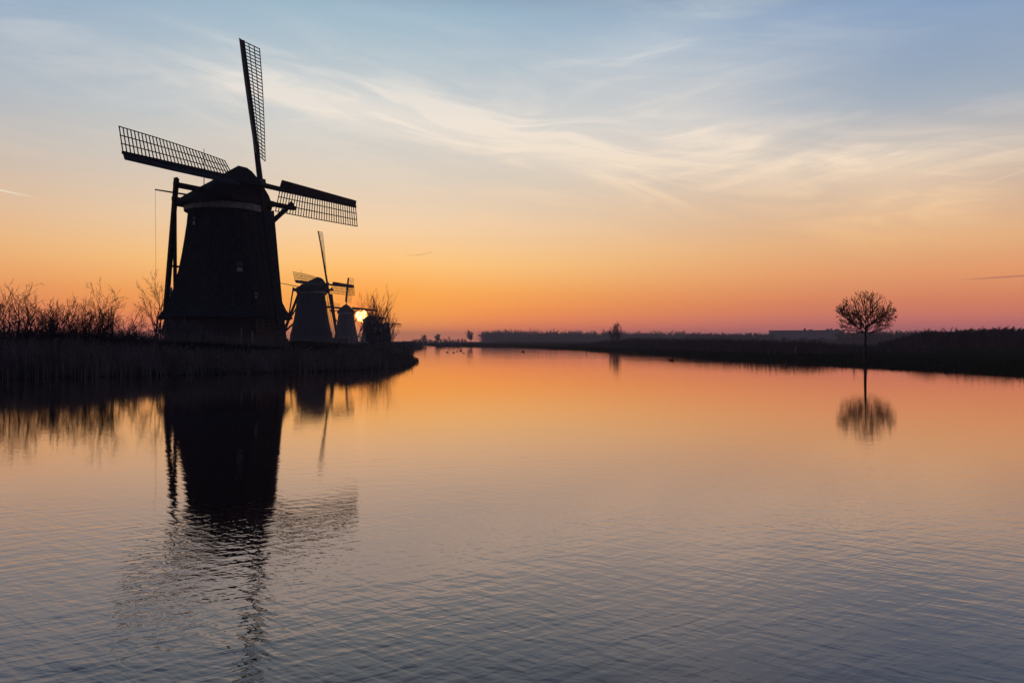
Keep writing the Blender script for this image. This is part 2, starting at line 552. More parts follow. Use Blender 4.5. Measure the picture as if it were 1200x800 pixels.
# ------------------------------------------------------------------ windmills
def windmill(hub_px, D, yaw, spin, base_z=1.9, detail=2, label='', body='thatch', reach=4.6, tilt=11):
    """hub_px: column of the sail cross seen from the camera; yaw of the windshaft from -Y; spin of the sails (counter-clockwise)."""
    b = R(yaw)
    n = Vector((math.sin(b), -math.cos(b), 0)); u = Vector((math.cos(b), math.sin(b), 0)); zz = Vector((0, 0, 1))
    H = on(hub_px, D, 0)
    C = H - n * reach
    root = empty('windmill', (C.x, C.y, base_z))
    tag(root, label, 'windmill', 'windmills along the canal')
    P = lambda a, s, z: n * a + u * s + zz * z                 # local point: along the shaft, sideways, up
    sides = 8
    rot0 = b + R(22.5) + R(8)
    def ring(rad, z, k=sides, r0=rot0):
        return [Vector((rad * math.cos(r0 + 2 * math.pi * i / k), rad * math.sin(r0 + 2 * math.pi * i / k), z)) for i in range(k)]
    # brick base with plinth
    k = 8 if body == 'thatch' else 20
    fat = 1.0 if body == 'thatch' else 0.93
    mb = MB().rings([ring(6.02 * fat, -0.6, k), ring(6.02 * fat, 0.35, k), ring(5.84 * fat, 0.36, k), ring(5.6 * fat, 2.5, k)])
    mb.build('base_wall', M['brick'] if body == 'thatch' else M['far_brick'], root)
    # thatched smock body, flared skirt
    if body == 'thatch':
        prof = [(5.4, 2.38), (6.34, 2.20), (6.44, 2.32), (5.80, 3.1), (5.26, 4.2), (4.85, 5.4), (4.46, 6.9), (4.15, 8.4), (3.88, 10.0), (3.67, 11.4), (3.54, 12.75)]
        MB().rings([ring(r, z) for r, z in prof]).build('body', M['thatch'], root)
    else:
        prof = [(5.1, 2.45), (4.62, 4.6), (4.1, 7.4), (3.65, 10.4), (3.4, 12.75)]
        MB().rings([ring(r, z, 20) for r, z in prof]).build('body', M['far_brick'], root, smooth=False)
    # pale rim under the cap
    MB().rings([ring(3.56, 12.36, 24), ring(3.70, 12.38, 24), ring(3.76, 12.95, 24), ring(3.6, 12.97, 24)]).build('rim_band', M['cream'], root)
    # thatched cap
    secs = [(-4.45, 1.7, 0.55, 0.10), (-4.1, 2.7, 1.05, 0.0), (-3.2, 3.75, 1.75, -0.12), (-1.8, 4.25, 2.45, -0.16), (0.0, 4.35, 3.12, -0.16), (1.2, 4.25, 3.58, -0.16),
            (2.0, 4.1, 3.82, -0.12), (2.9, 3.55, 3.50, -0.05), (3.55, 2.9, 3.0, 0.05)]
    rr = []
    for a, wd, hh, ez in secs:
        a, wd, e = a * 0.96, wd * 0.92, 13.0 + ez
        pts = [(-wd, e), (-wd * 1.0, e + 0.28), (-wd * 0.86, e + hh * 0.34), (-wd * 0.60, e + hh * 0.60), (-wd * 0.30, e + hh * 0.84), (-0.14, e + hh)]
        pts = pts + [(-s, z) for s, z in reversed(pts)]
        rr.append([P(a, s, z) for s, z in pts])
    MB().rings(rr).build('cap', M['cap_thatch'], root)
    if detail >= 2:
        # front gable boarding with breast beam
        mb = MB().beam(P(3.62, -2.6, 13.3), P(3.62, 2.6, 13.3), 0.55, 0.35, side=zz)
        mb.build('breast_beam', M['wood'], root)
    # spruit beams, tail pole and braces
    bw = 0.42 if detail >= 2 else 0.45
    zl = 13.72
    MB().beam(P(1.9, -7.2, zl), P(1.9, 7.2, zl), bw, bw, side=zz).build('long_cross_beam', M['wood'], root)
    MB().beam(P(-3.3, -3.3, 13.55), P(-3.3, 3.3, 13.55), bw * 0.9, bw * 0.9, side=zz).build('short_cross_beam', M['wood'], root)
    foot = P(-8.9, 0, 0.9)
    MB().beam(P(-3.2, 0, 13.9), foot, 0.50, 0.5, 0.42, 0.42, side=u).build('tail_pole', M['wood'], root)
    for s in (-1, 1):
        MB().beam(P(1.9, s * 7.0, zl + 0.55), P(-8.3, s * 0.25, 2.6), 0.34, 0.34, 0.40, 0.40, side=u).build('long_brace', M['wood'], root)
        MB().beam(P(-3.3, s * 3.1, 13.9), P(-6.9, s * 0.2, 5.4), 0.26, 0.26, side=u).build('short_brace', M['wood'], root)
    wl = MB()
    for i in range(8):
        a0 = 2 * math.pi * i / 8
        wl.beam(foot + P(-0.45, 0, 0.25), foot + P(-0.45, math.cos(a0) * 1.1, 0.25 + math.sin(a0) * 1.1), 0.09, 0.09, side=n)
    wl.build('capstan_wheel', M['wood'], root)
    if detail >= 2:
        MB().beam(P(-6.2, -1.3, 7.5), P(-6.2, 0.9, 7.5), 0.2, 0.2, side=zz).build('brace_tie', M['wood'], root)
    tip = P(-9.9, -0.2, 15.5)
    MB().beam(P(-2.6, -0.2, 14.05), tip, 0.22, 0.2, 0.13, 0.12, side=zz).build('brake_pole', M['wood'], root)
    if detail >= 2:
        MB().tube([tip, tip + Vector((0.05, 0.02, -7)), tip + Vector((-0.06, 0, -12.6))], 0.017, 4).build('brake_rope', M['lath'], root)
    rod = P(-3.2, 0.2, 14.2)
    MB().tube([rod, rod + zz * 4.75], [0.05, 0.03], 5).build('lightning_rod', M['iron'], root)
    # windshaft
    tl = R(tilt)
    nn = n * math.cos(tl) + zz * math.sin(tl)
    vv = zz * math.cos(tl) - n * math.sin(tl)
    hub = n * reach + zz * 14.78
    MB().beam(hub - nn * 2.2, hub + nn * 0.55, 0.62, 0.62, side=u).build('windshaft', M['iron'], root)
    ph = R(spin)
    up = vv * math.cos(ph) - u * math.sin(ph)
    rt = u * math.cos(ph) + vv * math.sin(ph)
    L = 13.9
    for ai, arm in enumerate((up, -rt, -up, rt)):
        trail_dir = nn.cross(arm) * -1.0                       # trailing side (sails turn counter-clockwise seen from the front)
        off = nn * (0.16 if ai % 2 == 0 else -0.16)
        # stock: tapered pole
        st = MB().beam(hub + off, hub + off + arm * L, 0.40, 0.36, 0.20, 0.18, side=trail_dir).build('sail', M['wood'], root)
        r0 = 2.75
        def q(r, s, lift=0.0):
            tw = R(np.interp(r, [2.5, 6, 10, 14], [27, 18, 9, 3]))
            d = trail_dir * math.cos(tw) + nn * (-math.sin(tw))
            return hub + off + arm * r + d * s + nn * lift
        wtr = 2.15
        # leading boards, in two lengths
        for (ra, rb) in ((r0 - 0.1, 7.6), (7.605, L - 0.02)):
            bd = MB()
            fr = np.linspace(ra, rb, 6)
            rows = []
            for r in fr:
                wa = np.interp(r, [2.5, 14], [0.72, 0.52])
                rows.append([q(r, -0.12, 0.05), q(r, -0.12 - wa, 0.16), q(r, -0.12 - wa, 0.11), q(r, -0.12, 0.0)])
            bd.rings(rows).build('leading_board', M['board'], st)
        nb = 33 if detail >= 2 else (20 if detail == 1 else 9)
        th = 0.07 if detail >= 2 else (0.08 if detail == 1 else 0.16)
        for r in np.linspace(r0 + 0.05, L - 0.06, nb):
            MB().beam(q(r, -0.1), q(r, wtr + 0.04), th, th * 0.9, side=arm).build('sail_bar', M['lath'], st)
        for s, (ra, rb) in ((wtr, (r0, L)), (wtr * 0.66, (r0, L)), (wtr * 0.34, (r0, L))):
            mb = MB()
            fr = np.linspace(ra, rb, 8)
            mb.rings([[q(r, s - th / 2, 0.03), q(r, s + th / 2, 0.03), q(r, s + th / 2, -0.03), q(r, s - th / 2, -0.03)] for r in fr])
            mb.build('sail_lath', M['lath'], st)
    # openings on the body: (bearing from shaft axis, height, width, tall)
    if detail >= 2:
        def opening(bearing, z, wd, ht, name, pane_mat, frame_mat, rads=prof):
            rr_ = np.interp(z, [p[1] for p in rads[2:]], [p[0] for p in rads[2:]]) * math.cos(R(22.5)) if name == 'window' else 5.82 * math.cos(R(22.5))
            # nearest facet normal
            kf = round((bearing - (rot0 + math.pi / 8)) / (math.pi / 4))
            fa = rot0 + math.pi / 8 + kf * math.pi / 4
            nf = Vector((math.cos(fa), math.sin(fa), 0)); tf = Vector((-math.sin(fa), math.cos(fa), 0))
            off_t = rr_ * math.tan(max(-0.33, min(0.33, bearing - fa)))
            c = nf * (rr_ + 0.01) + tf * off_t + zz * z
            wn = MB()
            for s in (-1, 1):
                wn.beam(c + tf * (s * wd / 2) - zz * (ht / 2), c + tf * (s * wd / 2) + zz * (ht / 2), 0.1, 0.22, side=tf)
                wn.beam(c + zz * (s * ht / 2) - tf * (wd / 2 + 0.06), c + zz * (s * ht / 2) + tf * (wd / 2 + 0.06), 0.1, 0.24, side=zz)
            wn.beam(c - tf * (wd / 2), c + tf * (wd / 2), 0.07, 0.3, side=zz)
            o = wn.build(name, frame_mat, root)
            MB().beam(c - zz * (ht / 2) + nf * 0.06, c - zz * 0.0 + nf * 0.06, wd - 0.1, 0.05, side=tf).build('pane', pane_mat, o)
            MB().beam(c + zz * 0.03 + nf * 0.06, c + zz * (ht / 2) + nf * 0.06, wd - 0.1, 0.05, side=tf).build('pane', M['glass'] if name == 'window' else pane_mat, o)
        view = math.atan2(-C.y, -C.x)                           # bearing towards the camera
        opening(view + R(17), 6.9, 0.62, 1.15, 'window', M['pale_blind'], M['wood'])
        opening(view + R(27), 4.35, 0.42, 0.62, 'window', M['pale_blind'], M['wood'])
        opening(view - R(72), 4.35, 0.7, 1.3, 'window', M['pale_blind'], M['cream'])
        opening(view - R(50), 11.2, 0.42, 0.9, 'window', M['pale_blind'], M['wood'])
        opening(view + R(31), 1.05, 0.95, 2.0, 'door', M['board'], M['iron'])
    return root


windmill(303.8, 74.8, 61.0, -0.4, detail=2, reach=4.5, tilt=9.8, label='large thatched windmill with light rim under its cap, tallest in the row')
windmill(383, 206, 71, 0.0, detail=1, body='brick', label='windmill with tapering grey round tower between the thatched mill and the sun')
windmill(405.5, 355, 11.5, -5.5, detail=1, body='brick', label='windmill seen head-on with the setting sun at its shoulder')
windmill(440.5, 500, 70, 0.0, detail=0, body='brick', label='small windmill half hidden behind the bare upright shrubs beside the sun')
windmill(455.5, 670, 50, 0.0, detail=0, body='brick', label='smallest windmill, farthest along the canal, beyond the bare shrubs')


# ------------------------------------------------------------------ bare trees and shrubs
def seg_mesh(name, segs, sides=3):
    """segs: array (n, 8) p0 p1 r0 r1 -> one mesh of tapered sticks."""
    s = np.asarray(segs, float)
    p0, p1, r0, r1 = s[:, 0:3], s[:, 3:6], s[:, 6:7], s[:, 7:8]
    ax = p1 - p0
    ax /= np.linalg.norm(ax, axis=1, keepdims=True) + 1e-9
    ref = np.where(np.abs(ax[:, 2:3]) > 0.9, np.array([[1.0, 0, 0]]), np.array([[0, 0, 1.0]]))
    a = np.cross(ax, ref); a /= np.linalg.norm(a, axis=1, keepdims=True) + 1e-9
    b = np.cross(ax, a)
    vs = []
    for i in range(sides):
        t = 2 * math.pi * i / sides
        d = a * math.cos(t) + b * math.sin(t)
        vs += [p0 + d * r0, p1 + d * r1]
    V_ = np.stack(vs, 1).reshape(-1, 3)
    base = (np.arange(len(s)) * sides * 2)[:, None]
    fs = []
    for i in range(sides):
        j = (i + 1) % sides
        fs.append(base + np.array([[2 * i, 2 * j, 2 * j + 1, 2 * i + 1]]))
    F_ = np.stack(fs, 1).reshape(-1, 4)
    return np_mesh(name, V_, F_)


def grow(out, p, d, length, rad, level, rnd, prm):
    """Recursive bare branch; out collects segments with their level."""
    nseg = prm['nseg'][min(level, len(prm['nseg']) - 1)]
    st = length / nseg
    r = rad
    for k in range(nseg):
        d = (d + Vector((rnd.gauss(0, 1), rnd.gauss(0, 1), rnd.gauss(0, 1))) * prm['wiggle'] + Vector((0, 0, prm['up']))).normalized()
        q = p + d * st
        if prm.get('env') and level > 0:
            c, e = prm['env']
            if ((q - c).x / e[0]) ** 2 + ((q - c).y / e[1]) ** 2 + ((q - c).z / e[2]) ** 2 > 1.0:
                st *= 0.35
                q = p + d * st
                r2 = max(prm['rmin'], r * 0.6)
                out.append((level, *p, *q, r, r2))
                return
        r2 = max(prm['rmin'], r * prm['taper'])
        out.append((level, *p, *q, r, r2))
        p, r = q, r2
        t = (k + 1) / nseg
        if level < prm['levels'] and t >= prm['start'][min(level, len(prm['start']) - 1)]:
            for _ in range(prm['kids'][min(level, len(prm['kids']) - 1)]):
                if rnd.random() > prm.get('prob', 0.9):
                    continue
                side = Vector((rnd.gauss(0, 1), rnd.gauss(0, 1), rnd.gauss(0, 1)))
                side = (side - d * side.dot(d)).normalized()
                a = R(rnd.uniform(*prm['angle']))
                nd = d * math.cos(a) + side * math.sin(a)
                grow(out, p, nd, length * prm['ratio'] * rnd.uniform(0.7, 1.15), max(prm['rmin'], r * prm['rr']), level + 1, rnd, prm)


def plant(name, segs, loc, mat_trunk, mat_crown, label, cat, group=None, trunk_level=0):
    root = empty(name, loc)
    a = np.array(segs)
    tr = a[a[:, 0] <= trunk_level][:, 1:]
    cr = a[a[:, 0] > trunk_level][:, 1:]
    link('trunk' if cat == 'tree' else 'stems', seg_mesh('stems', tr, 6), mat_trunk, root)
    if len(cr):
        link('crown', seg_mesh('crown', cr, 3), mat_crown, root)
    tag(root, label, cat, group)
    return root


# the lone tree on the right bank: a straight trunk under a globe of fine branches
def globe_tree(seed, h, fork, ez, exy, r, rmin=0.017):
    rnd = random.Random(seed)
    prm = dict(nseg=[5, 6, 5, 4], wiggle=0.10, up=0.012, taper=0.88, rmin=rmin, levels=3, start=[9, 0.15, 0.2], kids=[0, 2, 2],
               angle=(26, 50), ratio=0.50, rr=0.66, prob=0.74, env=(Vector((0, 0, h - ez)), (exy, exy, ez)))
    out = []
    p = Vector((0, 0, -0.2)); rad = r
    for k in range(8):
        q = Vector((rnd.gauss(0, 0.012), rnd.gauss(0, 0.012), -0.2 + (fork + 0.2) * (k + 1) / 8))
        out.append((0, *p, *q, rad, rad * 0.955)); p, rad = q, rad * 0.955
    for i in range(19):
        az = i * 2.39996 + rnd.uniform(-0.25, 0.25)
        inc = math.acos(1.0 - 0.92 * (i + 0.5) / 19) + R(rnd.uniform(-5, 5))
        d = Vector((math.sin(inc) * math.cos(az), math.sin(inc) * math.sin(az), math.cos(inc)))
        s = p + Vector((0, 0, rnd.uniform(-0.12, 0.5)))
        grow(out, s if i % 3 else p, d, (h - fork) * (1.05 - 0.2 * inc), rad * rnd.uniform(0.34, 0.5), 1, rnd, prm)
    for k in range(3):
        q = p + Vector((0.01, 0, 0.2)); out.append((0, *p, *q, rad, rad * 0.8)); p, rad = q, rad * 0.8
    return out


TB = on(1014, 65.5)
gt = gz(TB.x, TB.y)
top = 2 + (400 - 340.5) * 65.5 / FPX - gt
plant('lone_tree', globe_tree(11, top, 2.65 - gt, 2.02, 2.36, 0.13), (TB.x, TB.y, gt), M['bark'], M['twig'],
      'lone bare tree with round crown and straight trunk at the water edge', 'tree')

# bare shrubs on the left bank
def shrub(seed, h, spread, stems, dense=1.0, lean=0.0, twig=0.011, up=0.03, levels=3, angle=(18, 50)):
    rnd = random.Random(seed)
    prm = dict(nseg=[7, 5, 4, 3], wiggle=0.13, up=up, taper=0.86, rmin=twig, levels=levels, start=[0.28, 0.25, 0.3], kids=[2, 2, 1],
               angle=angle, ratio=0.42, rr=0.62, prob=0.60 * dense)
    out = []
    for i in range(stems):
        az = rnd.uniform(0, 2 * math.pi); inc = R(rnd.uniform(4, 34)) * spread
        d = Vector((math.sin(inc) * math.cos(az) + lean, math.sin(inc) * math.sin(az), math.cos(inc)))
        p = Vector((rnd.gauss(0, 0.09), rnd.gauss(0, 0.09), -0.2))
        grow(out, p, d.normalized(), h * rnd.uniform(0.68, 1.0), 0.022 + 0.011 * h * rnd.uniform(0.6, 1.1), 0, rnd, prm)
    return out


row = [(-14, 55, 352, 1.2), (8, 50, 337, 1.3), (24, 53, 344, 1.0), (36, 51, 356, 1.0), (46, 55, 358, 1.0), (57, 53, 360, 0.9), (66, 52, 353, 1.0), (80, 54, 360, 0.9), (93, 52, 357, 1.0),
       (104, 53, 366, 0.9), (112, 55, 362, 0.9), (127, 53, 347, 1.0), (141, 55, 369, 0.8), (151, 56, 378, 0.7)]
ROWLAB = {1: 'tallest leafless shrub of the bank thicket, with wide forked crown', 11: 'tall leafless shrub at the windmill end of the bank thicket',
          13: 'lowest leafless shrub, last of the bank thicket towards the windmill'}
for i, (px, D, ty, spr) in enumerate(row):
    P0 = on(px, D); z0 = gz(P0.x, P0.y)
    hh = 2 + (400 - ty) * D / FPX - z0
    plant('bare_shrub', shrub(100 + i, hh * 0.95, spr * 1.1, 7 + (i % 3), 0.88, twig=0.009, up=0.05), (P0.x, P0.y, z0), M['bark'], M['twig'],
          ROWLAB.get(i, 'medium leafless shrub amid the thicket on the reedy bank'), 'shrub', 'leafless shrubs in the bank thicket')
P0 = on(184, 73); z0 = gz(P0.x, P0.y)
plant('willow_sapling', shrub(205, 5.4, 0.30, 4, 0.9, -0.02, up=0.06), (P0.x, P0.y, z0), M['bark'], M['twig'],
      'slender leafless sapling with tall leader beside the tail of the thatched windmill', 'sapling')
for k, (px, D, h_, lab) in enumerate([(206, 68.5, 1.75, 'pale twiggy low bush under the tail side of the thatched windmill'),
                                      (226, 68.0, 1.45, 'pale twiggy low bush against the brick foot of the thatched windmill')]):
    P0 = on(px, D); z0 = gz(P0.x, P0.y)
    plant('low_bush', shrub(230 + k, h_ * 1.1, 1.5, 20, 1.2, twig=0.010, levels=2), (P0.x, P0.y, z0), M['pale_twig'], M['pale_twig'], lab, 'bush')

# upright bare shrubs beside the sun
ups = [(430, 200, 356, 0.3), (435, 185, 352, 0.35), (440, 195, 350, 0.3), (445, 185, 354, 0.35), (450, 190, 366, 0.4), (457, 180, 380, 0.6), (438, 170, 378, 0.7), (447, 172, 376, 0.6), (432, 176, 384, 0.7), (443, 160, 384, 0.8), (452, 165, 386, 0.8)]
for i, (px, D, ty, spr) in enumerate(ups):
    P0 = on(px, D); z0 = gz(P0.x, P0.y)
    hh = 2 + (400 - ty) * D / FPX - z0
    plant('upright_shrub', shrub(300 + i, hh * 0.95, spr, 7, 0.85, twig=0.02, up=0.10, levels=2, angle=(12, 34)), (P0.x, P0.y, z0), M['bark'], M['twig'],
          'tallest whip-like leafless shrub of the clump beside the sun' if i == 2 else 'upright leafless shrub in the clump beside the setting sun', 'shrub', 'upright leafless shrubs beside the sun')


# ------------------------------------------------------------------ distant trees
def far_tree(seed, h, w_, twig, levels=3, upright=0.03, trunk=0.22, stems=1):
    rnd = random.Random(seed)
    prm = dict(nseg=[6, 4, 3, 2] if levels > 2 else [6, 3, 2], wiggle=0.10, up=upright, taper=0.84, rmin=twig, levels=levels, start=[trunk, 0.2, 0.2], kids=[3, 2, 2],
               angle=(22, 55), ratio=w_, rr=0.55, prob=0.9)
    out = []
    for s in range(stems):
        d = Vector((rnd.gauss(0, 0.10), rnd.gauss(0, 0.10), 1)).normalized()
        grow(out, Vector((rnd.gauss(0, 0.2 * (stems > 1)), 0, -0.3)), d, h * rnd.uniform(0.82, 0.95), 0.018 * h + 0.05, 0, rnd, prm)
    return out


singles = [  # column, distance, top row, width, stems, name, label
    (552, 560, 390.5, 0.44, 2, 'round bare tree standing alone between the two far woods across the water'),
    (528, 620, 394.5, 0.30, 1, 'slim bare tree at the end of the far clump beyond the canal'),
    (513, 640, 392.5, 0.42, 2, 'broad bare tree in the middle of the far clump beyond the canal'),
    (497, 640, 394.5, 0.42, 2, 'low bare tree at the far clump where the left bank ends'),
]
for i, (px, D, ty, w_, ns, lab) in enumerate(singles):
    P0 = on(px, D); z0 = gz(P0.x, P0.y)
    plant('distant_tree', far_tree(400 + i, 2 + (400 - ty) * D / FPX - z0, w_, 0.075, 3, stems=ns), (P0.x, P0.y, z0), M['far_bark'], M['far_bark'], lab, 'tree')
P0 = on(721, 260); z0 = gz(P0.x, P0.y)
plant('poplar_tree', globe_tree(77, 2 + 24.5 * 260 / FPX - z0, 1.0, 3.7, 2.1, 0.30, 0.065), (P0.x, P0.y, z0), M['far_bark'], M['far_bark'],
      'compact upright bare tree rising from the hedge on the far bank', 'tree')
P0 = on(1001, 88); z0 = gz(P0.x, P0.y)
plant('young_sapling', shrub(431, 1.6, 0.9, 3, 0.8, twig=0.014, levels=1), (P0.x, P0.y, z0), M['bark'], M['twig'],
      'small forked sapling on the grass behind the lone round tree', 'sapling')

# woods that read as one mass
def wood(name, spots, label, twig, seed, protos=6, w_=0.42):
    ps = [np.array(far_tree(seed + k, 1.0, w_, twig, 2, trunk=0.12, stems=1))[:, 1:] for k in range(protos)]
    ps = [p * np.array([1, 1, 1, 1, 1, 1, 1, 1]) for p in ps]
    rnd = random.Random(seed)
    allv = []
    for (x, y, h_) in spots:
        p = ps[rnd.randrange(protos)].copy()
        a = rnd.uniform(0, 6.28); c, s = math.cos(a), math.sin(a)
        for o in (0, 3):
            X_, Y_ = p[:, o] * c - p[:, o + 1] * s, p[:, o] * s + p[:, o + 1] * c
            p[:, o], p[:, o + 1] = X_ * h_ + x, Y_ * h_ + y
            p[:, o + 2] = p[:, o + 2] * h_ + 0.9
        p[:, 6:] = np.maximum(p[:, 6:] * 1.0, twig) 
        p[:, 6:] = np.clip(p[:, 6:], twig, 0.25)
        allv.append(p)
    o = link(name, seg_mesh(name, np.concatenate(allv), 3), M['far_bark'])
    tag(o, label, 'wood', kind='stuff')
    return o


def spots_along(px0, px1, D0, D1, rows, step, top0, top1, seed, jit=1.2):
    rnd = random.Random(seed); out = []
    n = int(abs(px1 - px0) / step)
    for r_ in range(rows):
        for k in range(n):
            px = px0 + (px1 - px0) * (k + rnd.random()) / n
            f = (px - px0) / (px1 - px0)
            D = D0 + (D1 - D0) * f + r_ * 14 + rnd.uniform(-5, 5)
            ty = top0 + (top1 - top0) * f + rnd.uniform(-jit, jit) + (rows - 1 - r_) * 0.8
            out.append(((px - 600) / FPX * D, D, max(1.0, 1.1 + (400 - ty) * D / FPX)))
    return out


wood('distant_wood', spots_along(566, 812, 860, 800, 6, 2.2, 387.4, 389.6, 1, 2.6), 'hazy leafless wood along the horizon beyond the canal', 0.20, 500)
wood('thin_copse', spots_along(484, 548, 760, 740, 3, 4.0, 396.5, 397, 2), 'faint low copse on the horizon beyond the canal bend', 0.14, 520)
wood('tree_belt', spots_along(806, 905, 600, 560, 5, 2.6, 389.6, 390.6, 3), 'leafless tree belt left of the long industrial shed', 0.15, 540)
wood('right_wood', spots_along(984, 1230, 420, 330, 6, 3.0, 388.6, 385.2, 4, 2.2), 'leafless wood behind the reeds on the right bank', 0.12, 560)
wood('shed_scrub', spots_along(880, 1000, 470, 450, 2, 4.0, 397, 396.5, 5, 1.0), 'low scrub in front of the long industrial shed', 0.09, 580)
wood('bank_scrub', spots_along(470, 500, 300, 420, 2, 3.0, 398.5, 399, 6, 1.2), 'low scrub on the left bank past the farthest windmill', 0.08, 600)


# ------------------------------------------------------------------ hedges, reeds and grass
def blades(name, pts, hs, width, mat, label, cat, lean=0.12, plume=0.0, seed=0, plume_mat=None, plume_len=0.28):
    """Thin upright blades: two-piece ribbons; plume = share that carries a nodding plume."""
    r = np.random.default_rng(seed)
    n = len(pts)
    a = r.uniform(0, 2 * math.pi, n)
    fa = r.normal(0, 0.9, n)
    side = np.stack([np.cos(fa), np.sin(fa), np.zeros(n)], 1)
    ld = np.stack([np.cos(a), np.sin(a), np.zeros(n)], 1) * np.abs(r.normal(0, lean, n))[:, None]
    h = hs[:, None]
    up = np.array([[0, 0, 1.0]])
    w_ = (width * r.uniform(0.6, 1.3, n))[:, None]
    p0 = pts; p1 = pts + up * h * 0.55 + ld * h * 0.4; p2 = pts + up * h + ld * h * 1.1
    Vb = np.stack([p0 - side * w_ / 2, p0 + side * w_ / 2, p1 - side * w_ / 2, p1 + side * w_ / 2, p2 - side * w_ / 6, p2 + side * w_ / 6], 1).reshape(-1, 3)
    base = (np.arange(n) * 6)[:, None]
    F = np.concatenate([base + np.array([[0, 1, 3, 2]]), base + np.array([[2, 3, 5, 4]])])
    if plume > 0:
        m = r.random(n) < plume
        t = p2[m]; k = len(t)
        wind = np.stack([r.normal(0.55, 0.35, k), r.normal(0, 0.3, k), r.normal(0.75, 0.3, k)], 1)
        wind /= np.linalg.norm(wind, axis=1, keepdims=True)
        ln = (plume_len * r.uniform(0.7, 1.3, k))[:, None]
        sd_ = np.cross(wind, np.array([[0.1, 1.0, 0.2]])); sd_ /= np.linalg.norm(sd_, axis=1, keepdims=True)
        nv = np.array([[0.0, 1.0, 0.0]])
        th = ln * 0.16
        t0 = t - wind * ln * 0.1; t1 = t + wind * ln * 0.45; t2 = t + wind * ln + np.array([[0.04, 0, -0.06]])
        Vp = np.stack([t0 - sd_ * 0.008, t0 + sd_ * 0.008, t1 - sd_ * th, t1 + sd_ * th, t2 - sd_ * 0.01, t2 + sd_ * 0.01,
                       t0 - nv * 0.008, t0 + nv * 0.008, t1 - nv * th, t1 + nv * th, t2 - nv * 0.01, t2 + nv * 0.01], 1).reshape(-1, 3)
        b2 = len(Vb) + (np.arange(k) * 12)[:, None]
        F = np.concatenate([F, b2 + np.array([[0, 1, 3, 2]]), b2 + np.array([[2, 3, 5, 4]]), b2 + np.array([[6, 7, 9, 8]]), b2 + np.array([[8, 9, 11, 10]])])
        Vb = np.concatenate([Vb, Vp])
    o = link(name, np_mesh(name, Vb, F), mat)
    tag(o, label, cat, kind='stuff')
    return o


def scatter(box, n, cond, seed):
    r = np.random.default_rng(seed)
    x = r.uniform(box[0], box[1], n); y = r.uniform(box[2], box[3], n)
    sd = signed_dist(x, y)
    k = cond(x, y, sd)
    x, y, sd = x[k], y[k], sd[k]
    return np.stack([x, y, height(x, y) - 0.05], 1), sd


def pxof(x, y):
    return 600 + FPX * x / y


# reed fringe on the left bank
pts, sd = scatter((-52, -7, 26, 84), 150000, lambda x, y, s: (s > -0.35) & (s < 4.2) & (x < -6.5), 21)
px = pxof(pts[:, 0], pts[:, 1])
r_ = np.random.default_rng(22)
clump = 0.5 + 0.5 * wob(pts[:, 0], pts[:, 1], 1.1)
hs = np.interp(px, [-50, 110, 190, 300, 410, 450, 486], [1.9, 1.75, 1.35, 1.15, 1.15, 0.95, 0.4]) * (0.72 + 0.34 * clump) * r_.uniform(0.75, 1.12, len(px))
blades('reed_fringe', pts, hs, 0.030, M['reed'], 'dry reed fringe along the near edge of the left bank', 'reeds', 0.10, 0.10, 23, plume_len=0.18)
# rank growth behind, under the shrubs
pts, sd = scatter((-52, -15, 30, 70), 90000, lambda x, y, s: (s > 3) & (s < 16) & (pxof(x, y) < 185), 24)
px = pxof(pts[:, 0], pts[:, 1])
hs = np.interp(px, [-50, 100, 150, 185], [1.25, 1.15, 0.8, 0.55]) * np.random.default_rng(25).uniform(0.5, 1.15, len(px))
blades('rank_undergrowth', pts, hs, 0.035, M['dark_reed'], 'dark rank undergrowth beneath the leafless thicket on the left bank', 'undergrowth', 0.2, 0.05, 26)
# grass of the dyke
pts, sd = scatter((-60, -6, 44, 140), 160000, lambda x, y, s: (s > 3.0) & (s < 26) & (pxof(x, y) > 170), 27)
hs = np.random.default_rng(28).uniform(0.10, 0.30, len(pts))
blades('dyke_grass', pts, hs, 0.03, M['grass'], 'short grass on the dyke around the windmills', 'grass', 0.3, 0, 29)
# weeds at the mill foot
pts, sd = scatter((-36, -20, 64, 73), 2600, lambda x, y, s: (s > 6) & (np.hypot(x + 27.6, y - 77) > 6.4), 30)
hs = np.random.default_rng(31).uniform(0.35, 1.15, len(pts))
blades('dry_weeds', pts, hs, 0.03, M['reed'], 'tall dry weeds around the foot of the thatched windmill', 'weeds', 0.15, 0.5, 32, plume_len=0.12)
# left bank further on
pts, sd = scatter((-50, -8, 84, 330), 60000, lambda x, y, s: (s > -0.3) & (s < 3.5) & (x < -0.05 * y - 4), 33)
hs = np.random.default_rng(34).uniform(0.7, 1.5, len(pts))
blades('far_reed_fringe', pts, hs, 0.05, M['reed'], 'reed fringe on the left bank beyond the headland', 'reeds', 0.1, 0.1, 35)
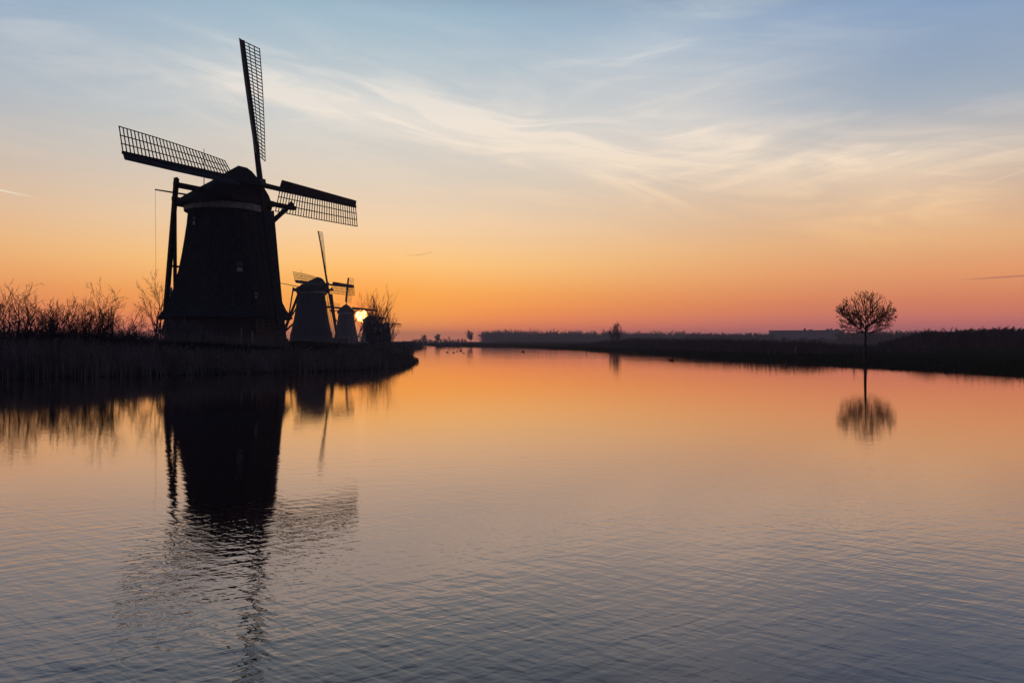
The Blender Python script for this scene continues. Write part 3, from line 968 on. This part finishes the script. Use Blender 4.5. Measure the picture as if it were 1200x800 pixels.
# right bank: short bank growth, tall reed bed behind
pts, sd = scatter((-6, 60, 30, 300), 170000, lambda x, y, s: (s > -0.2) & (s < 9) & (x > 0.9 * (18 - 0.06 * y)) & (pxof(x, y) > 560), 36)
hs = np.random.default_rng(37).uniform(0.06, 0.22, len(pts)) + 0.08 * (sd < 0.8) + 0.55 * np.maximum(0, wob(pts[:, 0], pts[:, 1], 1.7) - 0.3) * (sd < 1.6)
blades('bank_grass', pts, hs, 0.035, M['grass'], 'dark grass along the right bank', 'grass', 0.3, 0, 38)
pts, sd = scatter((46, 130, 108, 152), 52000, lambda x, y, s: (y > 114 + 4 * np.sin(x * 0.23) + 14 * np.clip((1075 - pxof(x, y)) / 40, 0, 1)) & (pxof(x, y) > 1030) & (pxof(x, y) < 1290), 39)
px = pxof(pts[:, 0], pts[:, 1])
cl_ = 0.5 + 0.5 * wob(pts[:, 0], pts[:, 1], 0.55)
hs = (1.75 + 0.85 * cl_) * np.interp(px, [1036, 1062, 1085, 1130, 1220], [0.25, 0.62, 0.88, 0.95, 1.05]) * np.random.default_rng(40).uniform(0.55, 1.18, len(px))
blades('reed_bed', pts, hs, 0.045, M['dark_reed'], 'tall plumed reed bed behind the grass on the right bank', 'reeds', 0.12, 0.34, 41, plume_len=0.6)
pts, sd = scatter((14, 90, 90, 330), 70000, lambda x, y, s: (s > 7) & (s < 22 + 0.03 * y) & (pxof(x, y) < 1100) & (pxof(x, y) > 690), 42)
hs = (1.05 + 0.8 * (0.5 + 0.5 * wob(pts[:, 0], pts[:, 1], 0.21))) * np.random.default_rng(43).uniform(0.7, 1.15, len(pts)) * np.interp(pts[:, 1], [90, 150, 300], [0.65, 1.0, 1.5])
hs = hs * np.interp(pxof(pts[:, 0], pts[:, 1]), [690, 740, 960, 1000], [0.25, 1, 1, 0.55])
blades('far_reed_bed', pts, hs, 0.075, M['dark_reed'], 'low reed and scrub belt along the far right bank', 'reeds', 0.12, 0.2, 44)
# bushes along the far bank: a dark hedge mass
wood('far_hedge', spots_along(702, 765, 262, 258, 4, 2.0, 398.6, 398.8, 7, 0.8) + spots_along(580, 712, 420, 300, 3, 4.0, 402.2, 399.6, 8, 1.2)
     + spots_along(768, 900, 250, 200, 3, 3.0, 399.0, 398.4, 9, 0.8), 'dark hedge of scrub along the far right bank', 0.06, 620)


# ------------------------------------------------------------------ long shed on the right
def shed():
    D = 620.0
    x0, x1 = (903 - 600) / FPX * D, (985 - 600) / FPX * D
    root = empty('industrial_shed', ((x0 + x1) / 2, D, 0.9))
    root.rotation_euler = (0, 0, R(-24))
    hw = (x1 - x0) / 2 * 1.0; dp = 24.0; hh = 1.1 + 12.3 * D / FPX
    # corrugated cladding, one mesh per wall
    for nm, a, b in (('front_wall', (-hw, 0), (hw, 0)), ('side_wall', (hw, 0), (hw, dp)), ('side_wall', (hw * -1, dp), (-hw, 0)), ('back_wall', (hw, dp), (-hw, dp))):
        n_ = int(max(abs(b[0] - a[0]), abs(b[1] - a[1])) / 0.8); vs, fs = [], []
        dxy = Vector((b[0] - a[0], b[1] - a[1], 0)); nrm = Vector((dxy.y, -dxy.x, 0)).normalized()
        for i in range(n_ + 1):
            p = Vector((a[0], a[1], 0)) + dxy * (i / n_) + nrm * (0.08 if i % 2 else 0.0)
            vs += [p, p + Vector((0, 0, hh))]
            if i: fs.append((2 * i - 2, 2 * i, 2 * i + 1, 2 * i - 1))
        MB().add(vs, fs).build(nm, M['cladding'], root)
    MB().beam((-hw - 0.4, dp / 2, hh + 0.25), (hw + 0.4, dp / 2, hh + 0.25), 0.5, dp + 0.9, side=(0, 0, 1)).build('roof', M['roofing'], root)
    for px_, w_, h_ in ((942.5, 1.6, 1.6), (949, 3.0, 0.7), (968, 3.0, 1.0), (972, 1.4, 1.5), (978, 3.2, 0.9)):
        X = (px_ - 600) / FPX * D - (x0 + x1) / 2
        MB().beam((X, 6, hh + 0.49), (X, 6, hh + 0.49 + h_), w_, 1.6, w_ * 0.85, 1.4, side=(1, 0, 0)).build('roof_vent', M['roofing'], root)
    for X in (-16, -2, 12):
        MB().beam((X, -0.1, 0), (X, -0.1, 4.2), 4.0, 0.12, side=(1, 0, 0)).build('roller_door', M['iron'], root)
    tag(root, 'long flat-roofed industrial shed with roof vents behind the right bank', 'building')
shed()


# ------------------------------------------------------------------ small things on the banks
def post(name, px, D, h_, w_, mat, label, cat, z=None, lean=0.0, group=None):
    p = on(px, D); z0 = gz(p.x, p.y) if z is None else z
    root = empty(name, (p.x, p.y, z0))
    MB().beam((0, 0, -0.3), (lean, 0, h_), w_, w_, w_ * 0.9, w_ * 0.9, side=(1, 0, 0)).build('shaft', mat, root)
    MB().beam((lean, 0, h_), (lean * 1.05, 0, h_ + w_ * 0.5), w_ * 0.9, w_ * 0.9, w_ * 0.25, w_ * 0.25, side=(1, 0, 0)).build('tip', mat, root)
    tag(root, label, cat, group)
post('marker_post', 932, 96, 0.78, 0.10, M['white'], 'short white marker post on the right bank', 'post', lean=0.05)
post('mooring_stake', 921, 66.5, 0.42, 0.07, M['wood'], 'dark stake standing in the water off the right bank', 'stake', z=-0.05)
post('mooring_stake', 687, 133, 0.55, 0.10, M['wood'], 'dark stake at the water edge near the compact bare tree on the far bank', 'stake', z=-0.05)
post('gate_post', 283, 69.0, 1.35, 0.10, M['cream'], 'taller of two pale posts in the weeds before the thatched windmill', 'post', group='pale posts before the mill door')
post('gate_post', 295.5, 69.0, 1.2, 0.10, M['cream'], 'shorter of two pale posts, nearer the door of the thatched windmill', 'post', group='pale posts before the mill door')


def footbridge():
    D = 160.0
    a, b_ = on(396, D), on(428, D)
    root = empty('footbridge', (a.x, a.y, 1.75))
    ln = b_.x - a.x
    MB().beam((0, 0, 0.1), (ln, 0, 0.1), 0.14, 1.2, side=(0, 0, 1)).build('deck', M['cream'], root)
    for y in (-0.55, 0.55):
        MB().beam((0, y, 1.15), (ln - 1.0, y, 1.15), 0.10, 0.08, side=(0, 0, 1)).build('handrail', M['cream'], root)
        MB().beam((ln - 1.0, y, 1.15), (ln + 0.6, y, -0.2), 0.10, 0.08, side=(0, 0, 1)).build('handrail', M['cream'], root)
        MB().beam((0, y, 0.62), (ln - 0.6, y, 0.62), 0.07, 0.06, side=(0, 0, 1)).build('mid_rail', M['cream'], root)
        for k in range(5):
            MB().beam(((ln - 1.0) * k / 4, y, -0.6), ((ln - 1.0) * k / 4, y, 1.2), 0.1, 0.1, side=(1, 0, 0)).build('rail_post', M['cream'], root)
    tag(root, 'pale wooden footbridge with handrails before the windmill at the sun', 'footbridge')
footbridge()

# pale dry grass at the foot of the second windmill
pts, sd = scatter((-46, -28, 146, 168), 9000, lambda x, y, s: (pxof(x, y) > 343) & (pxof(x, y) < 408), 50)
hs = np.random.default_rng(51).uniform(0.5, 1.15, len(pts))
blades('pale_dry_grass', pts, hs, 0.06, M['pale_twig'], 'pale dry grass strip before the grey round windmill', 'dry grass', 0.25, 0, 52)


# ------------------------------------------------------------------ birds
def duck_parts(root, s=1.0, flip=1):
    body = []
    for x, wd, zb, zt in ((-0.30, 0.02, 0.14, 0.17), (-0.20, 0.09, 0.02, 0.17), (-0.05, 0.13, -0.05, 0.17), (0.10, 0.11, -0.05, 0.15), (0.17, 0.06, -0.02, 0.15), (0.20, 0.03, 0.02, 0.2)):
        c, hgt = (zb + zt) / 2, (zt - zb) / 2
        body.append([Vector((flip * x * s, math.cos(t) * wd * s, (c + math.sin(t) * hgt) * s)) for t in [2 * math.pi * k / 10 for k in range(10)]])
    MB().rings(body).build('body', M['feather'], root, smooth=True)
    nk = [(0.13, 0.10, 0.06), (0.17, 0.19, 0.045), (0.18, 0.27, 0.04), (0.20, 0.31, 0.05), (0.24, 0.32, 0.045), (0.27, 0.31, 0.02)]
    MB().tube([(flip * x * s, 0, z * s) for x, z, r in nk], [r * s for x, z, r in nk], 8).build('head', M['feather'], root, smooth=True)
    MB().beam((flip * 0.25 * s, 0, 0.305 * s), (flip * 0.33 * s, 0, 0.29 * s), 0.035 * s, 0.02 * s, 0.03 * s, 0.012 * s, side=(0, 1, 0)).build('bill', M['bill'], root)


proto = None
for i, (px_, py_, fl, s) in enumerate([(524, 412.9, 1, 0.85), (531.5, 413.2, -1, 0.85), (535.5, 411.9, 1, 0.7), (540, 411.2, 1, 1.15), (543.5, 413.8, -1, 0.6), (613, 412.3, 1, 1.25), (787, 422.3, 1, 1.0)]):
    D = EYE * FPX / (py_ - 400)
    p = on(px_, D, 0.0)
    root = empty('duck', p)
    duck_parts(root, s, fl)
    if i < 5:
        tag(root, 'small duck swimming in the loose group far out on the canal', 'duck', 'ducks in the group far out')
    elif i == 5:
        tag(root, 'lone larger duck swimming before the hazy wood', 'duck')
    else:
        tag(root, 'lone duck swimming close under the right bank', 'duck')

bw_ = MB()
bw_.add([(-0.62, 0, 0.10), (-0.28, -0.11, 0.16), (0, -0.09, 0.03), (0.28, -0.11, 0.16), (0.62, 0, 0.10), (0.28, 0.13, 0.15), (0, 0.11, 0.03), (-0.28, 0.13, 0.15)],
        [(0, 1, 7), (1, 2, 6, 7), (2, 3, 5, 6), (3, 4, 5)])
wing_me = bpy.data.meshes.new('wings'); wing_me.from_pydata(bw_.v, [], bw_.f); wing_me.materials.append(M['feather'])
bm_ = MB().tube([(0, -0.42, 0.02), (0, -0.3, 0.02), (0, 0, 0), (0, 0.25, 0), (0, 0.4, 0.01)], [0.02, 0.04, 0.10, 0.07, 0.02], 6)
bod_me = bpy.data.meshes.new('body'); bod_me.from_pydata(bm_.v, [], bm_.f); bod_me.materials.append(M['feather'])
for i, (px_, py_) in enumerate([(479, 299.2), (483, 299.0), (488, 299.1), (491, 298.8), (494, 298.2), (496.5, 297.6), (499, 297.2), (502, 296.6), (505, 296.3)]):
    D = 300 + 4 * i
    o = empty('flying_bird', on(px_, D, EYE + (400 - py_) * D / FPX))
    o.rotation_euler = (0, 0, R(70)); o.scale = (0.75, 0.75, 0.75)
    link('wings', wing_me, None, o); link('body', bod_me, None, o)
    tag(o, 'tiny bird in the distant line of birds flying above the canal', 'bird', 'line of flying birds')

# ------------------------------------------------------------------ evening haze
hz = bpy.data.materials.new('haze')
hz.use_nodes = True
ht = NT(hz.node_tree)
ho = ht.node('ShaderNodeOutputMaterial'); hv = ht.node('ShaderNodeVolumePrincipled')
hv.inputs['Color'].default_value = (0.86, 0.86, 1.0, 1)
hv.inputs['Density'].default_value = 0.00044
hv.inputs['Anisotropy'].default_value = 0.0
ht.put(ho.inputs['Volume'], hv.outputs[0])
hb = MB().beam((0, 0, -2.2), (0, 0, 38), 7000, 7000, side=(1, 0, 0))
haze = hb.build('haze', hz)
tag(haze, 'thin evening haze over the polder', kind='stuff')
haze.display_type = 'WIRE'
